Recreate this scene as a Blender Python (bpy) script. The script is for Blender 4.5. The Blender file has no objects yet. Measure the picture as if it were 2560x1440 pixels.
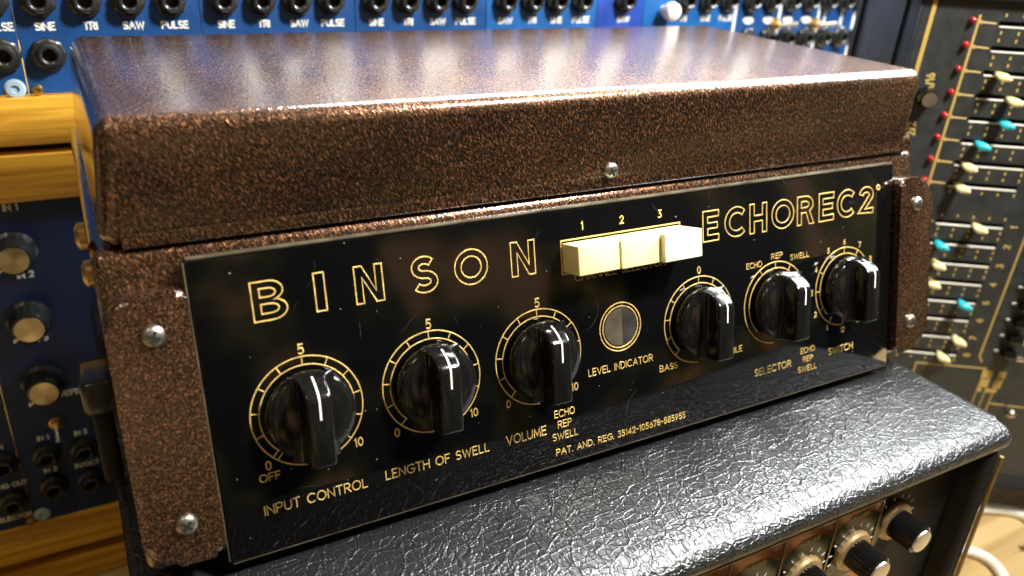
import bpy, bmesh, math, random
from math import sin, cos, pi, radians
from mathutils import Vector, Matrix
random.seed(7)
S = bpy.context.scene
COL = S.collection

# ---------------------------------------------------------------- camera
cam_d = bpy.data.cameras.new('camera'); cam = bpy.data.objects.new('camera', cam_d); COL.objects.link(cam)
R0 = Vector((0.8784067, -0.4750816, 0.0520987)); R1 = Vector((-0.1611185, -0.3969, -0.9036)); R2 = Vector((0.4499361, 0.7853, -0.4252))
R2.normalize(); R0 = (R0 - R2 * R0.dot(R2)).normalized(); R1 = R2.cross(R0)
CP = Vector((-0.02577, -0.2397, 0.2221))
cam.matrix_world = Matrix(((R0.x, -R1.x, -R2.x, CP.x), (R0.y, -R1.y, -R2.y, CP.y), (R0.z, -R1.z, -R2.z, CP.z), (0, 0, 0, 1)))
cam_d.sensor_width = 36; cam_d.lens = 2002.12 / 2560 * 36
cam_d.clip_start = 0.01; cam_d.clip_end = 20
cam_d.dof.use_dof = True; cam_d.dof.focus_distance = 0.345; cam_d.dof.aperture_fstop = 8.0
S.camera = cam

# ---------------------------------------------------------------- world and lamps
W = bpy.data.worlds.new('World'); S.world = W; W.use_nodes = True
nt = W.node_tree; bgn = nt.nodes['Background']
tc = nt.nodes.new('ShaderNodeTexCoord'); nz = nt.nodes.new('ShaderNodeTexNoise'); nz.inputs['Scale'].default_value = 3.0
mp = nt.nodes.new('ShaderNodeMapping'); mp.inputs['Scale'].default_value = (2.0, 2.0, .8)
cr = nt.nodes.new('ShaderNodeValToRGB'); cr.color_ramp.elements[0].position = .46; cr.color_ramp.elements[0].color = (.014, .015, .018, 1); k_ = cr.color_ramp.elements.new(.56); k_.color = (.12, .105, .035, 1)
e_ = cr.color_ramp.elements[-1]; e_.position = .66; e_.color = (.55, .28, .13, 1)
nt.links.new(tc.outputs['Generated'], mp.inputs[0]); nt.links.new(mp.outputs[0], nz.inputs['Vector']); nt.links.new(nz.outputs[0], cr.inputs[0]); nt.links.new(cr.outputs[0], bgn.inputs[0])
bgn.inputs[1].default_value = 1.4

def lamp(name, loc, target, sx, sy, power, color):
    d = bpy.data.lights.new(name, 'AREA'); d.shape = 'RECTANGLE'; d.size = sx; d.size_y = sy; d.energy = power; d.color = color
    o = bpy.data.objects.new(name, d); COL.objects.link(o); o.location = loc
    o.rotation_euler = (Vector(target) - Vector(loc)).to_track_quat('-Z', 'Y').to_euler()
    return o
lamp('ceiling_lamp', (.47, -.31, .73), (.22, .1, .1), .11, .11, 17.5, (1, .97, .90))
lamp('back_window_lamp', (.80, .86, 1.34), (.18, -.03, 0), .80, .50, 100, (.95, .98, 1))
lamp('left_fill_lamp', (-.45, -.30, 1.05), (0, .1, .1), .22, .22, 1.5, (1, .86, .62))  # added fill with no visible source, lifts the left side
lamp('window_lamp', (1.45, .16, 1.06), (.25, .0, .05), .95, .50, 105, (.95, .98, 1))
S.view_settings.view_transform = 'Standard'; S.view_settings.look = 'None'; S.view_settings.exposure = 0; S.view_settings.gamma = 1

# ---------------------------------------------------------------- helpers
def ident(): return Matrix.Identity(4)
WM = {}
def link(o, parent=None, world=None):
    COL.objects.link(o); world = world or ident()
    if parent is not None:
        o.parent = parent; o.matrix_basis = WM[parent.name].inverted() @ world
    else:
        o.matrix_basis = world
    WM[o.name] = world.copy()
    return o
def thing(name, label, cat, loc=(0, 0, 0), group=None):
    o = bpy.data.objects.new(name, None); link(o, None, Matrix.Translation(loc)); o.empty_display_size = .02
    o['label'] = label; o['category'] = cat
    if group: o['group'] = group
    return o
def mesh_from(bm, name, mats, smooth=True, angle=35):
    me = bpy.data.meshes.new(name)
    bmesh.ops.recalc_face_normals(bm, faces=bm.faces)
    bm.to_mesh(me); bm.free()
    for m in (mats if isinstance(mats, (list, tuple)) else [mats]): me.materials.append(m)
    if smooth:
        for p in me.polygons: p.use_smooth = True
        try: me.set_sharp_from_angle(angle=radians(angle))
        except Exception: pass
    return me
def part(name, bm_or_me, mats, parent=None, world=None, smooth=True, angle=35, label=None, kind=None):
    me = bm_or_me if isinstance(bm_or_me, bpy.types.Mesh) else mesh_from(bm_or_me, name, mats, smooth, angle)
    o = bpy.data.objects.new(name, me); link(o, parent, world)
    if label: o['label'] = label
    if kind: o['kind'] = kind
    return o
def box(bm, x0, x1, y0, y1, z0, z1, bev=0, seg=3, M=None, mi=0):
    r = bmesh.ops.create_cube(bm, size=1)
    vs = r['verts']
    for v in vs:
        v.co = Vector((x0 + (v.co.x + .5) * (x1 - x0), y0 + (v.co.y + .5) * (y1 - y0), z0 + (v.co.z + .5) * (z1 - z0)))
    if bev:
        es = list({e for v in vs for e in v.link_edges})
        r2 = bmesh.ops.bevel(bm, geom=es, offset=bev, segments=seg, profile=.5, affect='EDGES')
        vs = list({v for f in r2['faces'] for v in f.verts})
    if M is not None:
        for v in vs: v.co = M @ v.co
    return vs
def prism(bm, pts, x0, x1, bev=0, seg=4):
    """polygon pts in (y,z), run along x"""
    a = [bm.verts.new((x0, p[0], p[1])) for p in pts]; b = [bm.verts.new((x1, p[0], p[1])) for p in pts]
    n = len(pts); fs = [bm.faces.new(a), bm.faces.new(b[::-1])]
    for i in range(n): fs.append(bm.faces.new((a[i], b[i], b[(i + 1) % n], a[(i + 1) % n])))
    if bev:
        es = list({e for f in fs for e in f.edges})
        bmesh.ops.bevel(bm, geom=es, offset=bev, segments=seg, profile=.5, affect='EDGES')
def lathe(bm, prof, n=32, M=None, mi=0, rf=None):
    """prof list of (r,z); axis Z; rf(i)->radius factor for fluting"""
    M = M or ident(); rings = []
    for r, z in prof:
        if r < 1e-7: rings.append([bm.verts.new(M @ Vector((0, 0, z)))])
        else: rings.append([bm.verts.new(M @ Vector((r * (rf(i, r, z) if rf else 1) * cos(2 * pi * i / n), r * (rf(i, r, z) if rf else 1) * sin(2 * pi * i / n), z))) for i in range(n)])
    for a, b in zip(rings, rings[1:]):
        for i in range(n):
            j = (i + 1) % n
            if len(a) == 1 and len(b) == 1: continue
            if len(a) == 1: f = bm.faces.new((a[0], b[i], b[j]))
            elif len(b) == 1: f = bm.faces.new((a[i], a[j], b[0]))
            else: f = bm.faces.new((a[i], a[j], b[j], b[i]))
            f.material_index = mi
def tube(bm, pts, r, n=10, cap=True):
    pts = [Vector(p) for p in pts]; rings = []; up = Vector((0, 0, 1))
    for i, p in enumerate(pts):
        t = (pts[min(i + 1, len(pts) - 1)] - pts[max(i - 1, 0)]).normalized()
        s = t.cross(up if abs(t.dot(up)) < .95 else Vector((1, 0, 0))).normalized(); q = s.cross(t)
        rr = r[i] if isinstance(r, (list, tuple)) else r
        rings.append([bm.verts.new(p + (s * cos(2 * pi * k / n) + q * sin(2 * pi * k / n)) * rr) for k in range(n)])
    for a, b in zip(rings, rings[1:]):
        for k in range(n): bm.faces.new((a[k], a[(k + 1) % n], b[(k + 1) % n], b[k]))
    if cap: bm.faces.new(rings[0]); bm.faces.new(rings[-1][::-1])
def ribbon(bm, pts, w, h, M, closed=False, z0=0.0):
    """raised low ridge along 2D polyline pts in the XY plane of M, height along Z"""
    P = [Vector((p[0], p[1])) for p in pts]
    Q = [P[0]]
    for p in P[1:]:
        if (p - Q[-1]).length > 1e-6: Q.append(p)
    if closed and (Q[0] - Q[-1]).length < 1e-6: Q.pop()
    P = Q; n = len(P)
    if n < 2: return
    rows = []
    for i in range(n):
        if closed: a, b = P[i - 1], P[(i + 1) % n]
        else: a, b = P[max(i - 1, 0)], P[min(i + 1, n - 1)]
        d1 = (P[i] - a); d2 = (b - P[i])
        if d1.length < 1e-9: d1 = d2
        if d2.length < 1e-9: d2 = d1
        d1 = d1.normalized(); d2 = d2.normalized()
        n1 = Vector((-d1.y, d1.x)); n2 = Vector((-d2.y, d2.x)); m = n1 + n2
        if m.length < 1e-6: m = n1
        m.normalize(); k = 1 / max(.45, m.dot(n1))
        row = []
        p = P[i].copy()
        if not closed and i == 0: p = p - d2 * w * .3
        if not closed and i == n - 1: p = p + d1 * w * .3
        for s, z in ((-.5, 0), (-.34, h), (.34, h), (.5, 0)):
            q = p + m * (s * w * k); row.append(bm.verts.new(M @ Vector((q.x, q.y, z0 + z))))
        rows.append(row)
    for i in range(n if closed else n - 1):
        a, b = rows[i], rows[(i + 1) % n]
        for k in range(3): bm.faces.new((a[k], b[k], b[k + 1], a[k + 1]))
    if not closed: bm.faces.new(rows[0]); bm.faces.new(rows[-1][::-1])
def arc(cx, cy, rx, ry, a0, a1, n=14):
    return [(cx + rx * cos(radians(a0 + (a1 - a0) * i / n)), cy + ry * sin(radians(a0 + (a1 - a0) * i / n))) for i in range(n + 1)]

# single-line engraving alphabet, cap height 1
F = {}
F['A'] = (.8, [[(0, 0), (.4, 1), (.8, 0)], [(.15, .34), (.65, .34)]])
F['B'] = (.66, [[(0, 0), (0, 1)] + arc(.36, .76, .25, .24, 90, -90, 8) + [(0, .52)], arc(.38, .26, .28, .26, 90, -90, 8) + [(0, 0)]])
F['C'] = (.8, [arc(.45, .5, .45, .5, 48, 312, 16)])
F['D'] = (.72, [[(0, 0), (0, 1)] + arc(.27, .5, .45, .5, 90, -90, 12) + [(0, 0)]])
F['E'] = (.56, [[(.56, 1), (0, 1), (0, 0), (.56, 0)], [(0, .52), (.48, .52)]])
F['F'] = (.54, [[(.54, 1), (0, 1), (0, 0)], [(0, .5), (.46, .5)]])
F['G'] = (.82, [arc(.45, .5, .45, .5, 48, 350, 18) + [(.89, .45), (.5, .45)]])
F['H'] = (.68, [[(0, 0), (0, 1)], [(.68, 0), (.68, 1)], [(0, .52), (.68, .52)]])
F['I'] = (.02, [[(.01, 0), (.01, 1)]])
F['L'] = (.5, [[(0, 1), (0, 0), (.5, 0)]])
F['M'] = (.84, [[(0, 0), (.06, 1), (.42, .15), (.78, 1), (.84, 0)]])
F['N'] = (.68, [[(0, 0), (0, 1), (.68, 0), (.68, 1)]])
F['O'] = (.88, [arc(.44, .5, .44, .5, 90, 450, 20)])
F['P'] = (.6, [[(0, 0), (0, 1)] + arc(.33, .74, .27, .26, 90, -90, 8) + [(0, .48)]])
F['R'] = (.64, [[(0, 0), (0, 1)] + arc(.34, .74, .27, .26, 90, -90, 8) + [(0, .48)], [(.32, .48), (.64, 0)]])
F['S'] = (.56, [arc(.28, .75, .27, .25, 35, 270, 10) + arc(.28, .25, .28, .25, 90, -145, 10)])
F['T'] = (.62, [[(0, 1), (.62, 1)], [(.31, 1), (.31, 0)]])
F['U'] = (.66, [[(0, 1), (0, .33)] + arc(.33, .33, .33, .33, 180, 360, 10) + [(.66, 1)]])
F['V'] = (.74, [[(0, 1), (.37, 0), (.74, 1)]])
F['W'] = (1.05, [[(0, 1), (.26, 0), (.52, .9), (.79, 0), (1.05, 1)]])
F['0'] = (.54, [arc(.27, .5, .27, .5, 90, 450, 18)])
F['1'] = (.2, [[(0, .78), (.16, 1), (.16, 0)]])
F['2'] = (.54, [arc(.27, .73, .26, .27, 165, -35, 10) + [(0, 0), (.54, 0)]])
F['3'] = (.5, [[(.02, 1), (.46, 1), (.2, .6)] + arc(.2, .31, .3, .31, 85, -140, 10)])
F['4'] = (.56, [[(.42, 0), (.42, 1), (0, .28), (.56, .28)]])
F['5'] = (.5, [[(.46, 1), (.08, 1), (.03, .55)] + arc(.22, .32, .28, .31, 115, -140, 12)])
F['6'] = (.52, [[(.4, 1)] + arc(.26, .3, .26, .3, 150, 510, 18)])
F['7'] = (.5, [[(0, 1), (.5, 1), (.16, 0)]])
F['8'] = (.52, [arc(.26, .75, .22, .24, 270, 630, 16), arc(.26, .26, .26, .26, 90, 450, 16)])
F['9'] = (.52, [[(.12, 0)] + arc(.26, .7, .26, .3, -30, 330, 18)])
F['.'] = (.04, [[(.0, 0), (.05, 0)]])
F['-'] = (.34, [[(0, .48), (.34, .48)]])
F['/'] = (.4, [[(0, -.05), (.4, 1.05)]])
F[' '] = (.35, [])
def text(bm, s, M, height, x0=None, x1=None, cx=None, base=0.0, sw=.14, gap=.24, h=.00014, yflip=False):
    """write s; fit between x0..x1, or centre on cx"""
    wsum = sum(F[c][0] for c in s) + gap * (len(s) - 1)
    if x1 is not None: k = (x1 - x0) / wsum / height
    else: k = 1; x0 = cx - wsum * height / 2
    x = x0
    for c in s:
        w, st = F[c]
        for pl in st:
            ribbon(bm, [(x + px * height * k, base + py * height) for px, py in pl], sw * height, h, M)
        x += (w + gap) * height * k

# ---------------------------------------------------------------- materials
def newmat(name):
    m = bpy.data.materials.new(name); m.use_nodes = True
    return m, m.node_tree, m.node_tree.nodes['Principled BSDF']
def simple(name, col, rough=.5, metal=0, spec=.5, coat=0, bump=0, bscale=400, var=0, emit=None, es=0, aniso=0):
    m, t, b = newmat(name)
    b.inputs['Base Color'].default_value = (*col, 1); b.inputs['Roughness'].default_value = rough
    b.inputs['Metallic'].default_value = metal; b.inputs['Specular IOR Level'].default_value = spec
    b.inputs['Coat Weight'].default_value = coat; b.inputs['Coat Roughness'].default_value = .05
    if emit: b.inputs['Emission Color'].default_value = (*emit, 1); b.inputs['Emission Strength'].default_value = es
    if bump or var:
        c = t.nodes.new('ShaderNodeTexCoord'); n = t.nodes.new('ShaderNodeTexNoise'); n.inputs['Scale'].default_value = bscale; n.inputs['Detail'].default_value = 4
        t.links.new(c.outputs['Object'], n.inputs['Vector'])
        if bump:
            bp = t.nodes.new('ShaderNodeBump'); bp.inputs['Strength'].default_value = bump; bp.inputs['Distance'].default_value = .0005
            t.links.new(n.outputs[0], bp.inputs['Height']); t.links.new(bp.outputs[0], b.inputs['Normal'])
        if var:
            n2 = t.nodes.new('ShaderNodeTexNoise'); n2.inputs['Scale'].default_value = bscale * .12; n2.inputs['Detail'].default_value = 5
            t.links.new(c.outputs['Object'], n2.inputs['Vector'])
            r = t.nodes.new('ShaderNodeValToRGB'); r.color_ramp.elements[0].position = .3; r.color_ramp.elements[1].position = .7
            r.color_ramp.elements[0].color = tuple(x * (1 - var) for x in col) + (1,); r.color_ramp.elements[1].color = tuple(min(1, x * (1 + var)) for x in col) + (1,)
            t.links.new(n2.outputs[0], r.inputs[0]); t.links.new(r.outputs[0], b.inputs['Base Color'])
            mr = t.nodes.new('ShaderNodeMapRange'); mr.inputs['To Min'].default_value = rough * .75; mr.inputs['To Max'].default_value = min(1, rough * 1.3)
            t.links.new(n2.outputs[0], mr.inputs[0]); t.links.new(mr.outputs[0], b.inputs['Roughness'])
    return m

def hammered():
    m, t, b = newmat('hammered_copper_paint'); L = t.links
    c = t.nodes.new('ShaderNodeTexCoord')
    n = t.nodes.new('ShaderNodeTexNoise'); n.inputs['Scale'].default_value = 1380; n.inputs['Detail'].default_value = 3.5; n.inputs['Roughness'].default_value = .62; n.inputs['Distortion'].default_value = .7
    n3 = t.nodes.new('ShaderNodeTexNoise'); n3.inputs['Scale'].default_value = 34; n3.inputs['Detail'].default_value = 3
    mpg = t.nodes.new('ShaderNodeMapping'); mpg.vector_type = 'TEXTURE'; mpg.inputs['Rotation'].default_value = (0, radians(-28), 0); mpg.inputs['Scale'].default_value = (.85, 1, 2.3)
    L.new(c.outputs['Object'], mpg.inputs[0]); L.new(mpg.outputs[0], n.inputs['Vector']); L.new(c.outputs['Object'], n3.inputs['Vector'])
    r = t.nodes.new('ShaderNodeValToRGB'); e = r.color_ramp.elements
    e[0].position = .40; e[0].color = (.009, .0055, .0035, 1); e[1].position = .70; e[1].color = (.62, .28, .13, 1)
    k = e.new(.50); k.color = (.038, .019, .011, 1); k = e.new(.58); k.color = (.145, .062, .028, 1)
    ad = t.nodes.new('ShaderNodeMath'); ad.operation = 'MULTIPLY_ADD'; ad.inputs[1].default_value = .08; ad.inputs[2].default_value = -.035
    L.new(n3.outputs[0], ad.inputs[0]); ad2 = t.nodes.new('ShaderNodeMath'); ad2.operation = 'ADD'; L.new(n.outputs[0], ad2.inputs[0]); L.new(ad.outputs[0], ad2.inputs[1])
    L.new(ad2.outputs[0], r.inputs[0]); L.new(r.outputs[0], b.inputs['Base Color'])
    b.inputs['Metallic'].default_value = .80; b.inputs['Roughness'].default_value = .40; b.inputs['Specular IOR Level'].default_value = .3
    b.inputs['Coat Weight'].default_value = 1; b.inputs['Coat Roughness'].default_value = .11; b.inputs['Coat IOR'].default_value = 1.9
    n2 = t.nodes.new('ShaderNodeTexNoise'); n2.inputs['Scale'].default_value = 620; n2.inputs['Detail'].default_value = 2; L.new(mpg.outputs[0], n2.inputs['Vector'])
    bp = t.nodes.new('ShaderNodeBump'); bp.inputs['Strength'].default_value = .40; bp.inputs['Distance'].default_value = .0005
    L.new(n2.outputs[0], bp.inputs['Height']); L.new(bp.outputs[0], b.inputs['Normal'])
    bp2 = t.nodes.new('ShaderNodeBump'); bp2.inputs['Strength'].default_value = .34; bp2.inputs['Distance'].default_value = .0005
    L.new(n2.outputs[0], bp2.inputs['Height']); L.new(bp2.outputs[0], b.inputs['Coat Normal'])
    return m
def leather():
    m, t, b = newmat('creased_black_tolex'); L = t.links
    c = t.nodes.new('ShaderNodeTexCoord')
    nd = t.nodes.new('ShaderNodeTexNoise'); nd.inputs['Scale'].default_value = 60; nd.inputs['Detail'].default_value = 3; L.new(c.outputs['Object'], nd.inputs['Vector'])
    mx = t.nodes.new('ShaderNodeVectorMath'); mx.operation = 'MULTIPLY_ADD'; mx.inputs[1].default_value = (.006, .006, .006)
    L.new(nd.outputs['Color'], mx.inputs[0]); L.new(c.outputs['Object'], mx.inputs[2])
    def vor(scale, stretch, rot, lo, hi):
        mp = t.nodes.new('ShaderNodeMapping'); mp.inputs['Scale'].default_value = stretch; mp.inputs['Rotation'].default_value = (0, 0, rot)
        L.new(mx.outputs[0], mp.inputs[0])
        v = t.nodes.new('ShaderNodeTexVoronoi'); v.feature = 'DISTANCE_TO_EDGE'; v.inputs['Scale'].default_value = scale
        L.new(mp.outputs[0], v.inputs['Vector'])
        r = t.nodes.new('ShaderNodeMapRange'); r.interpolation_type = 'SMOOTHSTEP'; r.inputs['From Min'].default_value = lo; r.inputs['From Max'].default_value = hi
        L.new(v.outputs[0], r.inputs[0]); return r
    a = vor(120, (.8, .7, 1), .6, 0, .07); f = vor(380, (1, .40, 1), .25, 0, .13); g = vor(240, (.42, 1, 1), .35, 0, .10)
    n = t.nodes.new('ShaderNodeTexNoise'); n.inputs['Scale'].default_value = 900; n.inputs['Detail'].default_value = 3; L.new(c.outputs['Object'], n.inputs['Vector'])
    def mad(x, k, y):
        q = t.nodes.new('ShaderNodeMath'); q.operation = 'MULTIPLY_ADD'; q.inputs[1].default_value = k
        L.new(x.outputs[0], q.inputs[0])
        if y is None: q.inputs[2].default_value = 0
        else: L.new(y.outputs[0], q.inputs[2])
        return q
    s = mad(n, .16, None); s = mad(f, .60, s); s = mad(g, -.50, s); s = mad(a, -.75, s)
    bp = t.nodes.new('ShaderNodeBump'); bp.inputs['Strength'].default_value = .8; bp.inputs['Distance'].default_value = .00031
    L.new(s.outputs[0], bp.inputs['Height']); L.new(bp.outputs[0], b.inputs['Normal'])
    b.inputs['Base Color'].default_value = (.011, .012, .013, 1); b.inputs['Roughness'].default_value = .37; b.inputs['Specular IOR Level'].default_value = .9
    return m
def plexi(name, base, sc, dens, r0, r1):
    m, t, b = newmat(name); L = t.links
    b.inputs['Base Color'].default_value = (base, base, base, 1); b.inputs['Roughness'].default_value = .035; b.inputs['IOR'].default_value = 1.49
    c = t.nodes.new('ShaderNodeTexCoord'); mp = t.nodes.new('ShaderNodeMapping'); mp.inputs['Rotation'].default_value = (.2, .5, .4); mp.inputs['Scale'].default_value = (1, 1, .45)
    v = t.nodes.new('ShaderNodeTexVoronoi'); v.inputs['Scale'].default_value = sc; L.new(c.outputs['Object'], mp.inputs[0]); L.new(mp.outputs[0], v.inputs['Vector'])
    lt = t.nodes.new('ShaderNodeMath'); lt.operation = 'LESS_THAN'
    wn = t.nodes.new('ShaderNodeSeparateColor'); L.new(v.outputs['Color'], wn.inputs[0])
    # speck size depends on the cell: most cells stay clean
    th = t.nodes.new('ShaderNodeMapRange'); th.inputs['From Min'].default_value = dens; th.inputs['From Max'].default_value = 1; th.inputs['To Min'].default_value = -.02; th.inputs['To Max'].default_value = .085; th.clamp = False
    L.new(wn.outputs[0], th.inputs[0]); L.new(v.outputs['Distance'], lt.inputs[0]); L.new(th.outputs[0], lt.inputs[1])
    mx = t.nodes.new('ShaderNodeMix'); mx.data_type = 'RGBA'; mx.inputs['A'].default_value = (base, base, base, 1); mx.inputs['B'].default_value = (.24, .24, .22, 1)
    L.new(lt.outputs[0], mx.inputs['Factor']); 
    # faint hairline scratches
    sn = t.nodes.new('ShaderNodeTexNoise'); sn.inputs['Scale'].default_value = 26; sn.inputs['Detail'].default_value = 0; L.new(c.outputs['Object'], sn.inputs['Vector'])
    ab = t.nodes.new('ShaderNodeMath'); ab.operation = 'COMPARE'; ab.inputs[1].default_value = .5; ab.inputs[2].default_value = .0022; L.new(sn.outputs[0], ab.inputs[0])
    mk = t.nodes.new('ShaderNodeTexNoise'); mk.inputs['Scale'].default_value = 70; L.new(c.outputs['Object'], mk.inputs['Vector'])
    mm = t.nodes.new('ShaderNodeMapRange'); mm.inputs['From Min'].default_value = .55; mm.inputs['From Max'].default_value = .68; mm.inputs['To Max'].default_value = .10; L.new(mk.outputs[0], mm.inputs[0])
    sm = t.nodes.new('ShaderNodeMath'); sm.operation = 'MULTIPLY'; L.new(ab.outputs[0], sm.inputs[0]); L.new(mm.outputs[0], sm.inputs[1])
    m3 = t.nodes.new('ShaderNodeMix'); m3.data_type = 'RGBA'; m3.inputs['B'].default_value = (.3, .3, .28, 1); L.new(mx.outputs['Result'], m3.inputs['A']); L.new(sm.outputs[0], m3.inputs['Factor'])
    L.new(m3.outputs['Result'], b.inputs['Base Color'])
    n = t.nodes.new('ShaderNodeTexNoise'); n.inputs['Scale'].default_value = 18; n.inputs['Detail'].default_value = 5; L.new(c.outputs['Object'], n.inputs['Vector'])
    mr = t.nodes.new('ShaderNodeMapRange'); mr.inputs['From Min'].default_value = .35; mr.inputs['From Max'].default_value = .75; mr.inputs['To Min'].default_value = r0; mr.inputs['To Max'].default_value = r1
    L.new(n.outputs[0], mr.inputs[0]); L.new(mr.outputs[0], b.inputs['Roughness'])
    return m
def wood(name, c0, c1, rough=.35, axis=0, sc=1.0):
    m, t, b = newmat(name); L = t.links
    c = t.nodes.new('ShaderNodeTexCoord'); mp = t.nodes.new('ShaderNodeMapping')
    s = [60 * sc, 60 * sc, 60 * sc]; s[axis] = 3 * sc; mp.inputs['Scale'].default_value = s
    n = t.nodes.new('ShaderNodeTexNoise'); n.inputs['Scale'].default_value = 3; n.inputs['Detail'].default_value = 6; n.inputs['Distortion'].default_value = .6
    L.new(c.outputs['Object'], mp.inputs[0]); L.new(mp.outputs[0], n.inputs['Vector'])
    r = t.nodes.new('ShaderNodeValToRGB'); r.color_ramp.elements[0].position = .32; r.color_ramp.elements[0].color = (*c0, 1); r.color_ramp.elements[1].position = .62; r.color_ramp.elements[1].color = (*c1, 1)
    L.new(n.outputs[0], r.inputs[0]); L.new(r.outputs[0], b.inputs['Base Color']); b.inputs['Roughness'].default_value = rough
    bp = t.nodes.new('ShaderNodeBump'); bp.inputs['Strength'].default_value = .15; bp.inputs['Distance'].default_value = .0004; L.new(n.outputs[0], bp.inputs['Height']); L.new(bp.outputs[0], b.inputs['Normal'])
    return m
def brushed():
    m, t, b = newmat('spun_aluminium_cap'); L = t.links
    b.inputs['Base Color'].default_value = (.62, .54, .38, 1); b.inputs['Metallic'].default_value = 1; b.inputs['Roughness'].default_value = .28
    b.inputs['Anisotropic'].default_value = .85
    tg = t.nodes.new('ShaderNodeTangent'); tg.direction_type = 'RADIAL'; tg.axis = 'Z'; L.new(tg.outputs[0], b.inputs['Tangent'])
    return m
M_ham = hammered(); M_lea = leather(); M_plx = plexi('black_acrylic', .0025, 250, .50, .02, .12)
M_gold = simple('gold_engraving', (.78, .54, .165), .38, .40, bump=.6, bscale=2600, var=.28)
M_blk = plexi('black_bakelite', .005, 420, .62, .11, .26)
M_white = simple('white_paint', (.85, .85, .82), .4)
M_cream = simple('cream_plastic', (.95, .87, .60), .3, 0, .5, var=.06, bscale=300)
M_amber = simple('yellowed_cream_plastic', (.95, .80, .40), .3, 0, .5, var=.08, bscale=300)
M_screw = simple('nickel_screw', (.40, .38, .34), .36, 1, bump=.15, bscale=900)
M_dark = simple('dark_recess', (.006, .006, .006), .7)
M_jack = simple('black_nylon_jack', (.018, .019, .018), .26, 0, .6)
M_hole = simple('jack_throat', (.05, .035, .02), .5, .6)
M_blue = simple('blue_panel_enamel', (.006, .060, .22), .42, 0, .5, bump=.05, bscale=700, var=.12)
M_blue2 = simple('indigo_panel_enamel', (.018, .060, .34), .42, 0, .5, bump=.05, bscale=700, var=.12)
M_blue3 = simple('light_blue_panel_enamel', (.008, .10, .33), .42, 0, .5, bump=.05, bscale=700, var=.1)
M_blue_shaded = simple('shaded_blue_panel_enamel', (.006, .026, .105), .45, 0, .5, bump=.05, bscale=700, var=.12)  # rack blue with the shade of the lower rack put into the colour
M_ink = simple('white_panel_ink', (.85, .87, .82), .5)
M_oak = wood('varnished_oak', (.40, .17, .016), (.84, .47, .050), .3)
M_bench = wood('worn_pale_bench_wood', (.38, .24, .09), (.60, .44, .20), .5, 0, .35)
M_con = simple('charcoal_console_enamel', (.029, .032, .032), .42, 0, .5, bump=.25, bscale=900, var=.25)
M_conside = simple('blue_black_case_side', (.012, .017, .028), .5, 0, .4, bump=.1, bscale=600, var=.2)
M_cgold = simple('mustard_silk_screen', (.52, .36, .10), .5)
M_red = simple('red_indicator_lens', (.35, .012, .012), .08, 0, .8)
M_teal = simple('teal_slider_cap', (.03, .42, .50), .3)
M_ivory = simple('ivory_slider_cap', (.80, .68, .34), .32)
M_alu = brushed()
M_satin = simple('satin_aluminium', (.75, .75, .72), .3, 1, bump=.1, bscale=800)
M_brass = simple('aged_brass_nut', (.62, .42, .16), .35, 1, bump=.1, bscale=900)
M_slotlip = simple('bare_slot_edge', (.68, .66, .58), .4, .3)
M_copper = simple('amber_faceplate', (.30, .11, .022), .25, .4, bump=.08, bscale=90, var=.2)
M_olive = simple('dark_olive_print', (.018, .022, .010), .3)
M_grille = simple('black_vinyl_baffle', (.007, .006, .0055), .6, 0, .25, bump=.3, bscale=900)
M_piping = simple('gold_piping', (.24, .15, .045), .4, .3, bump=.3, bscale=900)
M_cable = simple('white_cable_jacket', (.80, .78, .70), .4)
M_paper = simple('white_paper', (.86, .86, .82), .7)
M_grey = simple('grey_plastic', (.42, .41, .40), .35)
M_window = simple('smoked_indicator_glass', (.035, .032, .028), .12, 0, .6, var=.5, bscale=600)
M_amberskirt = simple('amber_satin_skirt', (.42, .30, .15), .38, .5, var=.3, bscale=600)
M_glassrefl = simple('brown_indicator_reflection', (.085, .068, .048), .22, 0, .6, var=.35, bscale=900)  # brown tone of a reflection in the indicator glass
M_wall = simple('dim_wall_paint', (.05, .05, .055), .9)
M_edge = simple('acrylic_edge', (.10, .085, .055), .25, 0, .6, var=.6, bscale=500)

# ---------------------------------------------------------------- setting
bm = bmesh.new(); box(bm, -.6, 1.15, -.17, 1.05, -.26, -.22, .004, 2)
o = part('tabletop', bm, M_bench, smooth=True); o['kind'] = 'structure'
bm = bmesh.new(); box(bm, -1.6, 2.8, 1.12, 1.16, -.9, 1.6)
o = part('wall', bm, M_wall, smooth=False); o['kind'] = 'structure'

# ---------------------------------------------------------------- tape echo unit
A = radians(14.5); H = .113
PM = Matrix(((1, 0, 0, 0), (0, sin(A), -cos(A), 0), (0, cos(A), sin(A), 0), (0, 0, 0, 1)))   # panel frame: x right, y up the panel, z out
PT = lambda u, v, h=0.0: PM @ Matrix.Translation((u, H - v, h))
echo = thing('echo_unit', 'copper brown hammered tape echo unit with gold lettered black front, on the black amplifier', 'echo unit', (.18, .1, 0))
def yz(v, h): p = PM @ Vector((0, H - v, h)); return (p.y, p.z)
bm = bmesh.new()
prism(bm, [yz(.113, -.008), yz(-.0052, -.008), (.22, .1124), (.22, .0)], -.0277, .3877, .004, 5)
body = part('body', bm, M_ham, echo)
bm = bmesh.new(); box(bm, -.0205, .380, .037, .215, .1130, .1568, .0062, 6)
for v in bm.verts:
    if v.co.x < .1: v.co.x -= .0042 * max(0, 1 - (v.co.z - .113) / .042)
lid = part('lid', bm, M_ham, echo)
bm = bmesh.new(); prism(bm, [(.0374, .1205), (.0367, .1168), (.0357, .1142), (.0357, .1130), (.05, .1130), (.05, .1205)], -.0175, .3822, .0006, 2)
for v in bm.verts:
    if v.co.x < 0: v.co.y = max(v.co.y, .0371)
part('lid_rim', bm, M_ham, lid)
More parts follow.
